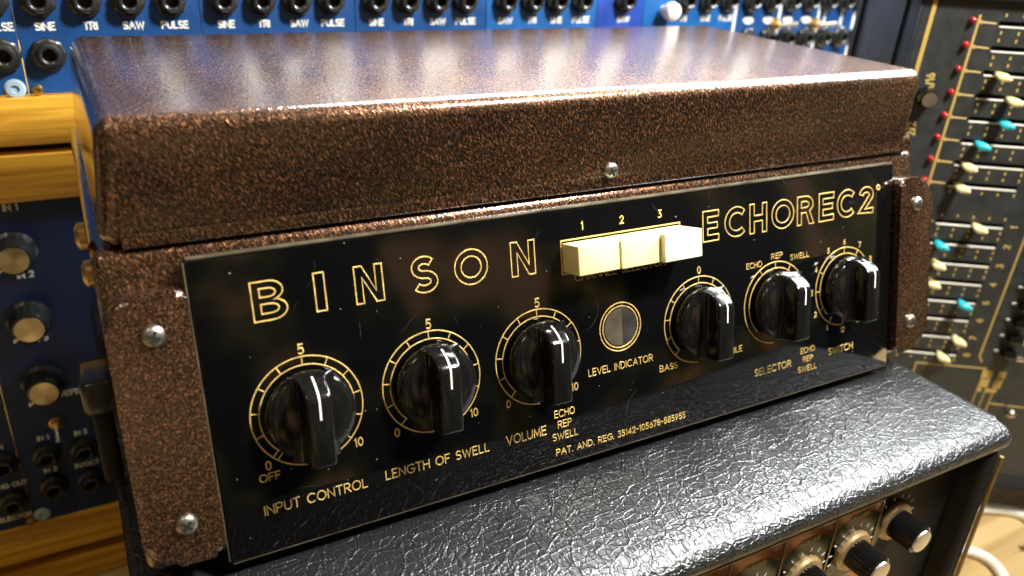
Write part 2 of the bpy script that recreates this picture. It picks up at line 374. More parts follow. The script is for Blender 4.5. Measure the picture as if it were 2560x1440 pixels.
for x, y, z in ((.02, .03, -.0), (.34, .03, 0), (.02, .19, 0), (.34, .19, 0)):
    bm = bmesh.new(); lathe(bm, [(0, -.0078), (.010, -.0078), (.011, -.006), (.011, .001), (0, .001)], 24, Matrix.Translation((x, y, 0)))
    part('foot', bm, M_blk, echo)
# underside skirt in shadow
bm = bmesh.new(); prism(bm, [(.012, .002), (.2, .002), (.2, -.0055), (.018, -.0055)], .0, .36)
part('base_plate', bm, M_dark, echo, smooth=False)
# acrylic front
bm = bmesh.new(); box(bm, 0, .360, 0, H, -.0055, 0, .0006, 2)
panel = part('front_panel', bm, M_plx, echo, PM)
bm = bmesh.new(); box(bm, .0015, .3585, .0015, H - .0015, -.0085, -.0056)
part('backing_plate', bm, M_dark, panel, PM, smooth=False)
# thin worn light edge along the bottom and left of the acrylic
bm = bmesh.new(); box(bm, .0004, .3596, -.0010, -.0001, -.0046, -.0006, .0004, 2)
part('edge_strip', bm, M_edge, panel, PM)
bm = bmesh.new(); box(bm, -.0009, -.0001, .0004, H - .0004, -.0046, -.0006, .0004, 2)
part('edge_strip', bm, M_edge, panel, PM)
bm = bmesh.new(); box(bm, .0004, .3596, H + .0001, H + .0012, -.0050, -.0005, .0004, 2)
part('edge_strip', bm, M_edge, panel, PM)
# side brackets
def bracket(u0, u1, outer):
    bm = bmesh.new(); r = .011; v0, v1 = .0080, .106; pts = []
    def corner(cx, cy, a0, a1, rr): return [(cx + rr * cos(radians(a0 + (a1 - a0) * i / 6)), cy + rr * sin(radians(a0 + (a1 - a0) * i / 6))) for i in range(7)]
    rs = (r, .0036) if outer < 0 else (.0036, r)          # radius left, right
    yt, yb = H - v0, H - v1
    pts += corner(u0 + rs[0], yt - rs[0], 180, 90, rs[0]); pts += corner(u1 - rs[1], yt - rs[1], 90, 0, rs[1])
    pts += corner(u1 - rs[1], yb + rs[1], 0, -90, rs[1]); pts += corner(u0 + rs[0], yb + rs[0], 270, 180, rs[0])
    a = [bm.verts.new((x, y, -.0075)) for x, y in pts]; b = [bm.verts.new((x, y, .0046)) for x, y in pts]
    n = len(pts); top = bm.faces.new(b)
    for i in range(n): bm.faces.new((a[i], a[(i + 1) % n], b[(i + 1) % n], b[i]))
    bmesh.ops.bevel(bm, geom=list(top.edges), offset=.0034, segments=6, profile=.5, affect='EDGES')
    return bm
def screw_parts():
    bm = bmesh.new(); lathe(bm, [(.0038, 0), (.0038, .0006), (.0035, .0014), (.0027, .0020), (.0015, .0024), (0, .0025)], 28)
    head = mesh_from(bm, 'screw', M_screw)
    bm = bmesh.new()
    box(bm, -.0021, .0021, -.0005, .0005, .0018, .00264, .0001, 1, Matrix.Rotation(.5, 4, 'Z'))
    box(bm, -.0021, .0021, -.0005, .0005, .0018, .00267, .0001, 1, Matrix.Rotation(.5 + pi / 2, 4, 'Z'))
    slot = mesh_from(bm, 'cross_slot', M_dark)
    return head, slot
SCR, SLT = screw_parts()
for u0, u1, outer, scs in ((-.0277, -.0012, -1, ((-.0134, .0222), (-.0130, .0905))), (.3612, .3877, 1, ((.3740, .0225), (.3722, .0888)))):
    br = part('side_bracket', bracket(u0, u1, outer), M_ham, echo, PM)
    for k, (u, v) in enumerate(scs):
        w = PT(u, v, .0046) @ Matrix.Rotation(random.random() * 2, 4, 'Z')
        s = part('screw', SCR, None, br, w)
        o = bpy.data.objects.new('cross_slot', SLT)
        link(o, br, w)
w = Matrix.Translation((.1790, .0372, .1212)) @ Matrix.Rotation(pi / 2, 4, 'X')
ls = part('lid_screw', SCR, None, lid, w); o = bpy.data.objects.new('cross_slot', SLT); link(o, lid, w)

# lettering
def letterpart(name, builder, mat=M_gold, parent=None):
    bm = bmesh.new(); builder(bm); return part(name, bm, mat, parent or panel, PM, smooth=False)
I4 = ident()
def T(s, height, base_v, u0=None, u1=None, cu=None, sw=.15):
    letterpart('lettering', lambda bm: text(bm, s, I4, height, u0, u1, cu, H - base_v, sw))
T('INPUT CONTROL', .0036, .0980, .0140, .0535)
T('LENGTH OF SWELL', .0036, .0974, .0614, .1072)
T('VOLUME', .0039, .0973, .1158, .1353)
for s, v, u0, u1 in (('ECHO', .0910, .1402, .1505), ('REP', .0961, .1417, .1486), ('SWELL', .1015, .1386, .1516)): T(s, .0031, v, u0, u1)
T('PAT. AND. REG. 35142-105678-585955', .0028, .1087, .1400, .2132, sw=.17)
T('LEVEL INDICATOR', .0031, .0759, .1590, .1946)
T('BASS', .0028, .0824, .1987, .2092); T('TREBLE', .0028, .0825, .2350, .2503)
T('SELECTOR', .0034, .0979, .2590, .2842); T('SWITCH', .0034, .0976, .3124, .3310)
for s, v, u0, u1 in (('ECHO', .0927, .2914, .3016), ('REP', .0977, .2931, .3003), ('SWELL', .1028, .2896, .3032)): T(s, .0028, v, u0, u1)
for s, v, u0, u1 in (('ECHO', .0415, .2536, .2638), ('REP', .0389, .2703, .2778), ('SWELL', .0412, .2834, .2966)): T(s, .0026, v, u0, u1)
for s, cu in (('1', .1594), ('2', .1802), ('3', .2013)): T(s, .0032, .0094, cu=cu, sw=.2)
T('CHANNEL SELECTOR', .0030, .0315, .1545, .2035)
for cu in (.0346, .0852, .1349): T('5', .0036, .0395, cu=cu, sw=.19)
for cu in (.0176, .0679, .1180): T('0', .0032, .0806, cu=cu, sw=.17)
for cu in (.0521, .1018, .1514): T('10', .0032, .0804, cu=cu, sw=.17)
T('OFF', .0029, .0849, .0139, .0213)
T('0', .0032, .0388, cu=.2235, sw=.17)
DC = [(.0345, .0615), (.0848, .0615), (.1344, .0615), (.2231, .0613), (.2730, .0616), (.3229, .0613)]
for n_ in (1, 2, 3, 4, 5, 6, 7, 8, 11, 12):
    a = radians(270 - 30 * n_); T(str(n_), .0026, DC[5][1] - .0240 * sin(a) + .0013, cu=DC[5][0] + .0240 * cos(a), sw=.19)

# outlined display letters
def stroke_outline(sk, t):
    L_, R_ = [], []
    P = [Vector(p) for p in sk]
    for i, p in enumerate(P):
        a = P[max(i - 1, 0)]; b = P[min(i + 1, len(P) - 1)]
        d = (b - a).normalized(); n = Vector((-d.y, d.x))
        if 0 < i < len(P) - 1:
            d1 = (p - a).normalized(); n1 = Vector((-d1.y, d1.x)); k = 1 / max(.5, n.dot(n1))
        else: k = 1
        L_.append(p + n * t / 2 * k); R_.append(p - n * t / 2 * k)
    return [(q.x, q.y) for q in L_] + [(q.x, q.y) for q in reversed(R_)]
def glyph(c, w):
    t = .20
    if c == 'I': return [[(0, 0), (0, 1), (w, 1), (w, 0)]]
    if c == 'N': return [[(0, 0), (0, 1), (t * 1.05, 1), (w - t, .30), (w - t, 1), (w, 1), (w, 0), (w - t * 1.05, 0), (t, .70), (t, 0)]]
    if c == 'O': return [arc(w / 2, .5, w / 2, .5, 0, 360, 40)[:-1], arc(w / 2, .5, w / 2 - t * .98, .5 - t * .98, 0, 360, 36)[:-1]]
    if c == 'E': return [[(0, 0), (0, 1), (w, 1), (w, 1 - t), (t, 1 - t), (t, .5 + t * .52), (w * .92, .5 + t * .52), (w * .92, .5 - t * .42), (t, .5 - t * .42), (t, t), (w, t), (w, 0)]]
    if c == 'H': return [[(0, 0), (0, 1), (t, 1), (t, .5 + t / 2), (w - t, .5 + t / 2), (w - t, 1), (w, 1), (w, 0), (w - t, 0), (w - t, .5 - t / 2), (t, .5 - t / 2), (t, 0)]]
    if c == 'S':
        r = (1 - t) / 4; cx = w / 2; rx = w / 2 - t / 2
        return [stroke_outline(arc(cx, 1 - t / 2 - r, rx * .92, r, 38, 268, 16) + arc(cx, t / 2 + r, rx, r, 90, -145, 16), t)]
    if c == 'C': return [stroke_outline(arc(.52, .5, .52 - t / 2, .5 - t / 2, 46, 314, 30), t)]
    if c == '2':
        rx = w / 2 - t / 2
        return [stroke_outline(arc(w / 2, .70, rx * .95, .30 - t / 2, 172, -32, 16) + [(t * .75, t / 2 + .02), (w, t / 2)], t)]
    if c == 'B':
        o = [(0, 0), (0, 1)] + arc(w * .52, .75, w * .40, .25, 90, -72, 12) + arc(w * .54, .27, w * .46, .27, 72, -90, 12)
        i1 = [(t, .60), (t, .82)] + arc(w * .50, .71, w * .20, .11, 90, -90, 8); i2 = [(t, .18), (t, .42)] + arc(w * .52, .30, w * .24, .12, 90, -90, 8)
        return [o, i1, i2]
    if c == 'R':
        o = [(0, 0), (0, 1)] + arc(w * .50, .71, w * .44, .29, 90, -58, 12) + [(w, 0), (w - t * 1.15, 0), (w * .52, .42), (t, .42), (t, 0)]
        i1 = [(t, .60), (t, .82)] + arc(w * .48, .71, w * .22, .11, 90, -90, 8)
        return [o, i1]
HT = .0143
def display(c, u0, u1, vb=.0245):
    bm = bmesh.new(); w = (u1 - u0) / HT
    for lp in glyph(c, w): ribbon(bm, [(u0 + x * HT, H - vb + y * HT) for x, y in lp], .00062, .0002, I4, True)
    part('lettering', bm, M_gold, panel, PM, smooth=False)
for c, u0, u1 in (('B', .0199, .0320), ('I', .0424, .0462), ('N', .0576, .0685), ('S', .0801, .0909), ('O', .0985, .1130), ('N', .1240, .1352)): display(c, u0, u1, .0249)
for c, u0, u1 in (('E', .2264, .2360), ('C', .2400, .2525), ('H', .2559, .2670), ('O', .2705, .2855), ('R', .2880, .2998), ('E', .3035, .3142), ('C', .3170, .3300), ('2', .3335, .3445)): display(c, u0, u1, .0243)
letterpart('lettering', lambda bm: ribbon(bm, arc(.3484, H - .0112, .0012, .0012, 0, 360, 14)[:-1], .0008, .0002, I4, True))

# dials: rings, ticks
def dial(cu, cv, ticks, dbl=False):
    bm = bmesh.new(); c = (cu, H - cv); ro, ri = .0210, .0178
    ribbon(bm, arc(c[0], c[1], ro, ro, 266, -62, 90), .00058, .00016, I4)
    ribbon(bm, arc(c[0], c[1], ri, ri, 226, -46, 72), .00055, .00016, I4)
    for a in ticks:
        a = radians(a); ribbon(bm, [(c[0] + ri * cos(a), c[1] + ri * sin(a)), (c[0] + ro * cos(a), c[1] + ro * sin(a))], .0005, .00015, I4)
    part('dial_ring', bm, M_gold, panel, PM, smooth=False)
T27 = [90 + 27 * k for k in range(-5, 6)]
dial(*DC[0], T27 + [231]); dial(*DC[1], T27); dial(*DC[2], T27); dial(*DC[3], T27); dial(*DC[4], [120, 90, 60, 0, -30]); dial(*DC[5], [90 + 30 * k for k in range(-5, 7)])
bm = bmesh.new()
for r in (.0112, .0096): ribbon(bm, arc(.1772, H - .0562, r, r, 0, 360, 48)[:-1], .0006, .00018, I4, True)
lv = part('dial_ring', bm, M_gold, panel, PM, smooth=False)
bm = bmesh.new(); lathe(bm, [(0, .00003), (.0088, .00003), (.0091, 0)], 40, Matrix.Translation((.1772, H - .0562, 0)))
part('indicator_window', bm, M_window, panel, PM)
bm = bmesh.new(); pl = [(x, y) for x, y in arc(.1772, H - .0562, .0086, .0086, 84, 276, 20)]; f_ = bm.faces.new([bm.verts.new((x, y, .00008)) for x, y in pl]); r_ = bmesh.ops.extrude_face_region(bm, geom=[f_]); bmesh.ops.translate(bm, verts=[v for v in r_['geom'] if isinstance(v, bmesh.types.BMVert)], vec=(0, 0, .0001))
part('indicator_reflection', bm, M_glassrefl, panel, PM, smooth=False)  # half disc paints the reflection on the left of the indicator glass

# pointer knobs
def knob_meshes():
    bm = bmesh.new()
    n = 72
    def rf(i, r, z): return 1 + (.012 if i % 2 else 0) * (1 if .0015 < z < .0062 and r > .0155 else 0)
    lathe(bm, [(.0140, .0004), (.0158, .0012), (.0164, .0020), (.0166, .0058), (.0163, .0068), (.0154, .0077), (.0130, .0086), (.0095, .0094), (.005, .0098), (0, .0099)], n, None, 0, rf)
    skirt = mesh_from(bm, 'skirt', M_blk, True, 50)
    bm = bmesh.new()
    lv = [(.0080, .0088, .0165, -.0165), (.0088, .0070, .0164, -.0165), (.0098, .0057, .0161, -.0164), (.0113, .0050, .0157, -.0164), (.0130, .0048, .0150, -.0163), (.0150, .0047, .0138, -.0163),
          (.0165, .0047, .0126, -.0162), (.0176, .0046, .0115, -.0160), (.0183, .00445, .0106, -.0157), (.0188, .0041, .0097, -.0152), (.0190, .0036, .0089, -.0146)]
    rings = []
    for z, hw, y1, y0 in lv:
        ring = []; rc = min(hw * .5, .0012); 
        for (cx, cy, a0) in ((hw - rc, y1 - rc, 0), (-hw + rc, y1 - rc, 90), (-hw + rc, y0 + rc, 180), (hw - rc, y0 + rc, 270)):
            for k in range(5):
                a = radians(a0 + 90 * k / 4); ring.append(bm.verts.new((cx + rc * cos(a), cy + rc * sin(a), z)))
        rings.append(ring)
    for a, b in zip(rings, rings[1:]):
        for i in range(20): bm.faces.new((a[i], a[(i + 1) % 20], b[(i + 1) % 20], b[i]))
    bm.faces.new(rings[-1])
    grip = mesh_from(bm, 'grip', M_blk, True, 60)
    bm = bmesh.new()   # white line over the nose and down the face
    path = [(.0159, .0108), (.0150, .0130), (.0138, .0150), (.0126, .0165), (.0115, .0176), (.0106, .0183), (.0097, .0188), (.0088, .0190), (.0022, .0190)]
    a = []
    for y, z in path: a.append([bm.verts.new((-.00034, y + .0002 * (z < .0189), z + .00022)), bm.verts.new((.00034, y + .0002 * (z < .0189), z + .00022)), bm.verts.new((.00034, y - .0002, z - .0003)), bm.verts.new((-.00034, y - .0002, z - .0003))])
    for p, q in zip(a, a[1:]):
        for k in range(4): bm.faces.new((p[k], p[(k + 1) % 4], q[(k + 1) % 4], q[k]))
    bm.faces.new(a[0]); bm.faces.new(a[-1][::-1])
    line = mesh_from(bm, 'pointer_line', M_white, False)
    return skirt, grip, line
K1, K2, K3 = knob_meshes()
for (cu, cv), rot in zip(DC, (-1.5, -2, -1, -1.5, -2, -1.5)):
    w = PT(cu, cv, .0002) @ Matrix.Rotation(radians(rot), 4, 'Z')
    k = part('knob', K1, None, echo, w); part('grip', K2, None, k, w); part('pointer_line', K3, None, k, w)
# push buttons
for i, (u0, hh) in enumerate(((.1489, .0125), (.1699, .0135), (.1909, .0162))):
    bm = bmesh.new(); box(bm, u0, u0 + .02088, H - .0268, H - .0142, -.004, hh, .0005, 3)
    part('push_button', bm, M_cream if i == 2 else M_amber, echo, PM)
bm = bmesh.new()
ribbon(bm, [(.1482, H - .0276), (.1482, H - .0131), (.2125, H - .0131), (.2125, H - .0276)], .0007, .0003, I4, True)
part('button_slot_frame', bm, M_gold, panel, PM, smooth=False)
# side handle of black rubber on the left flank
bm = bmesh.new(); box(bm, -.0400, -.0275, .070, .092, .030, .046, .003, 3)
hd = part('carrying_handle', bm, M_jack, echo)
bm = bmesh.new(); box(bm, -.0375, -.030, .072, .088, -.004, .034, .002, 3)
part('strap', bm, M_grille, hd)
bm = bmesh.new(); lathe(bm, [(.0048, 0), (.0048, .002), (.003, .0032), (0, .0034)], 24, Matrix.Translation((-.0277, .052, .114)) @ Matrix.Rotation(-pi / 2, 4, 'Y'))
part('side_stud', bm, M_brass, echo)
bm = bmesh.new(); lathe(bm, [(.0048, 0), (.0048, .002), (.003, .0032), (0, .0034)], 24, Matrix.Translation((-.0277, .052, .100)) @ Matrix.Rotation(-pi / 2, 4, 'Y'))
part('side_stud', bm, M_brass, echo)

# ---------------------------------------------------------------- amplifier head
amp = thing('amplifier_head', 'black creased leathercloth amplifier head with amber faceplate and fluted knobs, underneath the copper echo unit', 'amplifier', (.17, .1, -.22))
AX0, AX1 = -.034, .3815
bm = bmesh.new()
prof = [(-.0665, -.0185), (-.0665, -.0135), (-.0645, -.0105), (-.060, -.0085), (-.054, -.0078), (.262, -.0078), (.262, -.0225), (-.0625, -.0225)]
prism(bm, prof, AX0, AX1, .0028, 4)
cover = part('top_cover', bm, M_lea, amp)
for x0, x1 in ((AX0, AX0 + .016), (AX1 - .012, AX1 - .0008)):
    bm = bmesh.new(); box(bm, x0, x1, -.0640, .2610, -.2195, -.0232, .003, 3); part('side_panel', bm, M_grille, amp)
bm = bmesh.new(); tube(bm, [(AX1 - .0020, -.0650, z) for z in (-.026, -.06, -.1, -.15, -.219)], .0012, 8); part('corner_piping', bm, M_piping, amp)
bm = bmesh.new(); box(bm, AX0 + .016, AX1 - .012, -.052, .25, -.2195, -.0232); part('baffle', bm, M_grille, amp, smooth=False)
bm = bmesh.new(); box(bm, AX0 + .02, .300, -.0562, -.0525, -.12, -.0300, .0005, 1)
fp = part('faceplate', bm, M_copper, amp)
def FM(x, z, y=-.0562): return Matrix(((1, 0, 0, x), (0, 0, -1, y), (0, 1, 0, z), (0, 0, 0, 1)))
def ampknob():
    bm = bmesh.new(); n = 64
    rf = lambda i, r, z: 1 - (.05 if i % 2 else 0) * (1 if .004 < z < .0165 and r > .007 else 0)
    lathe(bm, [(.0082, .003), (.0082, .0045), (.0079, .0155), (.0079, .0168), (.0070, .0176), (.0064, .0176)], n, None, 0, rf); a = mesh_from(bm, 'fluted_grip', M_blk, True, 30)
    bm = bmesh.new(); lathe(bm, [(.0118, 0), (.0118, .0018), (.0108, .0032), (.0082, .0034)], 40, None, 0, lambda i, r, z: 1 - (.03 if i % 2 else 0) * (r > .01)); b = mesh_from(bm, 'skirt', M_amberskirt, True, 30)
    bm = bmesh.new(); lathe(bm, [(.0064, .0174), (.0062, .0184), (0, .0186)], 40); c = mesh_from(bm, 'cap', M_satin)
    return a, b, c
KA, KB, KC = ampknob()
for x, z in ((.3190, -.0560), (.2840, -.0590), (.2500, -.0615), (.215, -.0625)):
    w = FM(x, z); yy = -.0525 if x > .3 else -.0562; w = FM(x, z, yy)
    k = part('knob', KB, None, amp, w); part('fluted_grip', KA, None, k, w); part('cap', KC, None, k, w)
    if x < .3:
        bm = bmesh.new(); lathe(bm, [(0, .0001), (.0205, .0001), (.0205, 0)], 48, FM(x + .001, z + .003)); part('print_disc', bm, M_olive, fp, smooth=False)
    bm = bmesh.new()
    for a in range(-40, 230, 24):
        a = radians(a); ribbon(bm, [(.0142 * cos(a), .0142 * sin(a)), (.0160 * cos(a), .0160 * sin(a))], .0007, .00012, I4)
    part('tick_marks', bm, M_ink, fp, FM(x, z, yy - .0002), smooth=False)
    bm = bmesh.new(); text(bm, 'TONE' if x > .3 else 'VOLUME', I4, .0024, cx=0, base=.0205, sw=.2); part('lettering', bm, M_ink if x > .3 else M_cgold, fp, FM(x, z, yy - .0003), smooth=False)
for x in (.300, .2665, .2325, .199):
    bm = bmesh.new(); box(bm, x - .0005, x + .0005, -.0569, -.0563, -.118, -.032); part('divider', bm, M_piping, fp, smooth=False)
bm = bmesh.new(); box(bm, AX0 + .02, .300, -.0568, -.0563, -.0335, -.0322); part('gold_line', bm, M_piping, fp, smooth=False)

# ---------------------------------------------------------------- synthesizer racks
YR = .27
def jack_mesh(nut=8, r=.0086):
    bm = bmesh.new(); n = 32
    def rf(i, r_, z):
        if r_ > .0072:
            a = (2 * pi * i / n) % (2 * pi / nut) - pi / nut
            return cos(pi / nut) / cos(a) * 1.02
        return 1
    lathe(bm, [(r, 0), (r, .0040), (.0076, .0048), (.0060, .0050), (.0058, .0082), (.0052, .0092), (.0042, .0094), (.0034, .0088), (.0032, .0070)], n, None, 0, rf)
    lathe(bm, [(.0032, .0070), (.0031, .0015), (0, .0015)], n, None, 1)
    return mesh_from(bm, 'jack', [M_jack, M_hole], True, 40)
JK = jack_mesh()
def RM(x, z, y=YR): return Matrix(((1, 0, 0, x), (0, 0, -1, y), (0, 1, 0, z), (0, 0, 0, 1)))
def rknob_meshes():
    bm = bmesh.new()
    rf = lambda i, r, z: 1 - (.035 if i % 4 < 2 else 0) * (1 if z > .002 and r > .0095 else 0)
    lathe(bm, [(.0125, 0), (.0125, .0015), (.0108, .003), (.0102, .0125), (.0092, .0142), (.0079, .0146)], 64, None, 0, rf); a = mesh_from(bm, 'rack_knob', M_jack, True, 40)
    bm = bmesh.new(); lathe(bm, [(.0079, .0146), (.0078, .0152), (0, .0153)], 48); b = mesh_from(bm, 'cap', M_alu, True, 30)
    bm = bmesh.new(); box(bm, -.0006, .0006, -.0116, -.0080, .0110, .0150, .0002, 1); c = mesh_from(bm, 'pointer_line', M_ink, False)
    return a, b, c
RK, RC, RL = rknob_meshes()
def label(parent, s, x, z, hgt=.0036, mat=M_ink, sw=.28):
    bm = bmesh.new(); text(bm, s, I4, hgt, cx=0, base=-hgt / 2, sw=sw, h=.0002); part('lettering', bm, mat, parent, RM(x, z, YR - .0001), smooth=False)
up = thing('synthesizer_rack', 'upper blue synthesizer rack full of black jacks above an oak rail, behind the echo unit', 'synthesizer', (.25, .3, .09), 'blue synthesizer racks')
lo = thing('synthesizer_rack', 'lower shaded blue synthesizer rack with three silver capped knobs, left of the echo unit', 'synthesizer', (.25, .3, -.19), 'blue synthesizer racks')
jrow = [-.0515, -.0299, -.0082, .0135, .0351, .0633, .0849, .1062, .1271, .1555, .177, .198, .2183, .2486, .2697, .2896, .3105, .3483, .4053, .4278, .4494, .4740, .4960, .5185, .5400, .5620, .5830, .6030]
seams = [-.140, -.0435, .0490, .1415, .2335, .3240, .3660, .4585, .5075, .5540, .6105]
mats = [M_blue, M_blue, M_blue, M_blue, M_blue3, M_blue2, M_blue3, M_blue, M_blue, M_blue]
UP = []
for i in range(len(seams) - 1):
    bm = bmesh.new(); box(bm, seams[i] + .0002, seams[i + 1] - .0002, YR, YR + .003, .1180, .262, .0003, 1)
    UP.append((seams[i], seams[i + 1], part('module_panel', bm, mats[i], up)))
def pan(x):
    for a, b, p in UP:
        if a <= x < b: return p
    return UP[-1][2]
words = ['SINE', 'TRI', 'SAW', 'PULSE']
for k, x in enumerate(jrow):
    part('jack', JK, None, pan(x), RM(x - .0012, .1668) @ Matrix.Rotation(random.random(), 4, 'Z'))
    if x < .47: label(pan(x), words[(k - 1) % 4] if x < .24 else ('PULSE', 'SAW', 'TRI', 'SINE')[(k) % 4], x, .1535)
for x in (-.0303, -.0515): part('jack', JK, None, pan(x), RM(x, .1395))
for x in (.4740, .4960, .5185, .5400, .5620, .5830, .6040): part('jack', JK, None, pan(x), RM(x, .1370) @ Matrix.Rotation(random.random(), 4, 'Z'))
for x in (.4740, .4960, .5185, .5400):
    bm = bmesh.new(); lathe(bm, [(0, .0008), (.0050, .0008), (.0055, 0)], 20, RM(x, .1512) @ Matrix.Diagonal((1.05, .55, 1, 1))); part('legend_plate', bm, M_ink, pan(x))
label(pan(.60), '02', .602, .1508, .004)
for x in (.5620, .5830, .4585, .5075, .5540, .5990):
    z0, z1 = ((.146, .158) if x in (.5620, .5830) else (.119, .26))
    bm = bmesh.new(); box(bm, x - .0013, x + .0013, YR - .0006, YR - .0001, z0, z1); part('white_line', bm, M_ink, pan(x - .002), smooth=False)
for x in (.5030, .5490):       # toggles
    w = RM(x, .1480); bm = bmesh.new(); lathe(bm, [(.0052, 0), (.0050, .003), (.0034, .0036), (.0034, .0065), (.0018, .0075), (0, .0076)], 20); s = part('toggle_switch', bm, M_brass, pan(x), w)
    bm = bmesh.new(); tube(bm, [(0, 0, .007), (.006, .001, .011), (.012, .002, .015)], [.0013, .0017, .0022], 10); part('lever', bm, M_screw, s, w)
w = RM(.3850, .1600); bm = bmesh.new(); lathe(bm, [(.0035, 0), (.0035, .004), (.0058, .006), (.0070, .010), (.0060, .014), (.003, .016), (0, .0163)], 24); part('white_knob', bm, M_white, pan(.385), w)
# unseen rows added above the frame for the lid to reflect
for k, x in enumerate(jrow[::1]):
    if k % 2 == 0: part('jack', JK, None, pan(x), RM(x, .1980))
    else: label(pan(x), 'OUT', x, .1870, .005)
for k in range(14):
    x = -.09 + k * .0495; w = RM(x, .2330); p = part('rack_knob', RK, None, pan(x), w)
    o = bpy.data.objects.new('cap', RC); link(o, pan(x), w)
M_pale = simple('pale_grey_reflector', (.62, .66, .72), .4, var=.1, bscale=300)  # for pale plates added out of view to put light streaks on the lid
for x0, x1, z0 in ((.020, .033, .180), (.067, .078, .182), (.092, .103, .186), (.118, .137, .176), (.160, .168, .184), (.186, .214, .178), (.243, .262, .184), (.281, .316, .176), (.332, .352, .180), (.388, .420, .178), (.436, .452, .184), (.470, .500, .182)):
    bm = bmesh.new(); box(bm, x0, x1, YR - .0014, YR - .0002, z0, .260, .0003, 1); part('lid_reflector_plate', bm, M_pale, pan(x0))
def washer(parent, x, z, r, m):
    bm = bmesh.new(); lathe(bm, [(r, 0), (r, .0008), (r * .8, .0018), (r * .42, .0020), (r * .38, .0006), (0, .0006)], 24); part('panel_screw', bm, m, parent, RM(x, z))
M_washer = simple('pale_blue_washer', (.35, .50, .62), .35)
washer(pan(-.046), -.0495, .1215, .0052, M_washer); washer(pan(-.04), -.0392, .1205, .0030, M_brass)
def rail(parent, z0, z1, y0=YR - .006, x1=.62):
    bm = bmesh.new(); box(bm, -.16, x1, y0, YR + .2, z0, z1, .0008, 2); part('oak_rail', bm, M_oak, parent)
rail(up, .0915, .1172); rail(lo, .0600, .0865, YR - .007); rail(lo, -.1870, -.1640, YR - .008); 
bm = bmesh.new(); box(bm, -.16, .62, YR + .004, YR + .19, .0866, .0914); part('gap_batten', bm, M_dark, lo, smooth=False)
bm = bmesh.new(); box(bm, -.16, .62, YR + .006, YR + .19, -.198, -.1871); part('gap_batten', bm, M_piping, lo, smooth=False)
rail(lo, -.2185, -.1981, YR - .003)
LS = [-.175, -.0905, .012, .115, .218, .321, .424, .527, .6105]; LP = []
for i in range(len(LS) - 1):
    bm = bmesh.new(); box(bm, LS[i] + .0002, LS[i + 1] - .0002, YR, YR + .003, -.1640, .0600, .0003, 1); LP.append(part('module_panel', bm, M_blue_shaded, lo))
P0_, P1_ = LP[0], LP[1]
for z in (.0300, -.0142, -.0585):
    w = RM(-.0672, z - .001) @ Matrix.Rotation(radians(-52), 4, 'Z'); k = part('rack_knob', RK, None, lo, w); part('cap', RC, None, k, w); part('pointer_line', RL, None, k, w)
for s, z in (('IN 1', .0555), ('IN 2', .0138), ('IN 3', -.0290)): label(P1_, s, -.0640, z, .0035)
label(P1_, 'IN/OCT REPEAT', -.0600, -.0705, .0032)
w = RM(-.0655, -.0895); bm = bmesh.new(); lathe(bm, [(.0042, 0), (.0042, .003), (.003, .0034), (.003, .006), (.0012, .0065), (0, .0066)], 20); s = part('toggle_switch', bm, M_brass, P1_, w)
bm = bmesh.new(); tube(bm, [(0, 0, .006), (0, -.004, .010), (0, -.008, .013)], [.001, .0013, .0018], 10); part('lever', bm, M_screw, P1_, w)
for x, z, s in ((-.0745, -.1120, 'IN 1'), (-.0532, -.1140, 'IN 3'), (-.0745, -.1372, 'IN 2'), (-.0532, -.1392, 'IN/OCT'), (-.0985, -.1120, 'IN'), (-.0985, -.1420, 'RING OUT')):
    pp = P1_ if x > -.09 else P0_; part('jack', JK, None, pp, RM(x, z)); label(pp, s, x, z + .0122, .0030)
label(P0_, 'SELECTOR', -.101, -.1555, .003)
washer(P1_, -.0850, -.1585, .0050, M_washer); washer(P0_, -.0925, -.1610, .0026, M_brass)

# ---------------------------------------------------------------- slider console
H2 = Vector((.8235, -.5673, .0035)).normalized(); D2 = Vector((.0364, .0467, -.9982)); D2 = (D2 - H2 * D2.dot(H2)).normalized(); N2 = H2.cross(-D2).normalized()
O2 = Vector((.4700, .0768, .1765))
CM = Matrix(((H2.x, -D2.x, N2.x, O2.x), (H2.y, -D2.y, N2.y, O2.y), (H2.z, -D2.z, N2.z, O2.z), (0, 0, 0, 1)))   # x across, y up, z out
if (CP - O2).dot(N2) < 0: N2 = -N2
con = thing('slider_console', 'charcoal console with red indicator lamps and ivory and teal slider caps, right of echo unit', 'console', tuple(O2 + D2 * .39))
def cp(name, bm, m, parent=con, smooth=True, M=None): return part(name, bm, m, parent, CM @ M if M is not None else CM, smooth)
CD = .115
SV = [.0013 + .01487 * k for k in range(8)] + [.1331 + .01490 * k for k in range(8)]
# panel with real slots: strips between the slots
bm = bmesh.new()
xs0, xs1 = .0157, .0607; sh = .0017
def plate(x0, x1, y0, y1): box(bm, x0, x1, y0, y1, -.0022, 0)
plate(-.031, xs0, -.345, .012); plate(xs1, .30, -.345, .012)
prev = .012
for v in SV:
    plate(xs0, xs1, -v + sh, prev); prev = -v - sh
plate(xs0, xs1, -.345, prev)
cpanel = cp('control_panel', bm, M_con, smooth=False)
bm = bmesh.new(); box(bm, -.0355, .2995, -.3445, .0115, -.0185, -.018); cp('slot_floor', bm, M_dark, smooth=False)
bm = bmesh.new(); box(bm, -.0335, -.0312, -.36, .016, -CD, .0006, .0008, 2); cp('case_side', bm, M_conside)
bm = bmesh.new(); box(bm, -.036, .30, -.36, -.3452, -CD, .0, .0008, 2); cp('case_bottom', bm, M_conside)
bm = bmesh.new(); box(bm, -.0365, .30, .0122, .030, -CD, .0035, .001, 2); cp('case_top', bm, M_conside)
bm = bmesh.new(); box(bm, -.036, .30, -.345, .012, -CD, -CD + .01); cp('case_back', bm, M_conside, smooth=False)
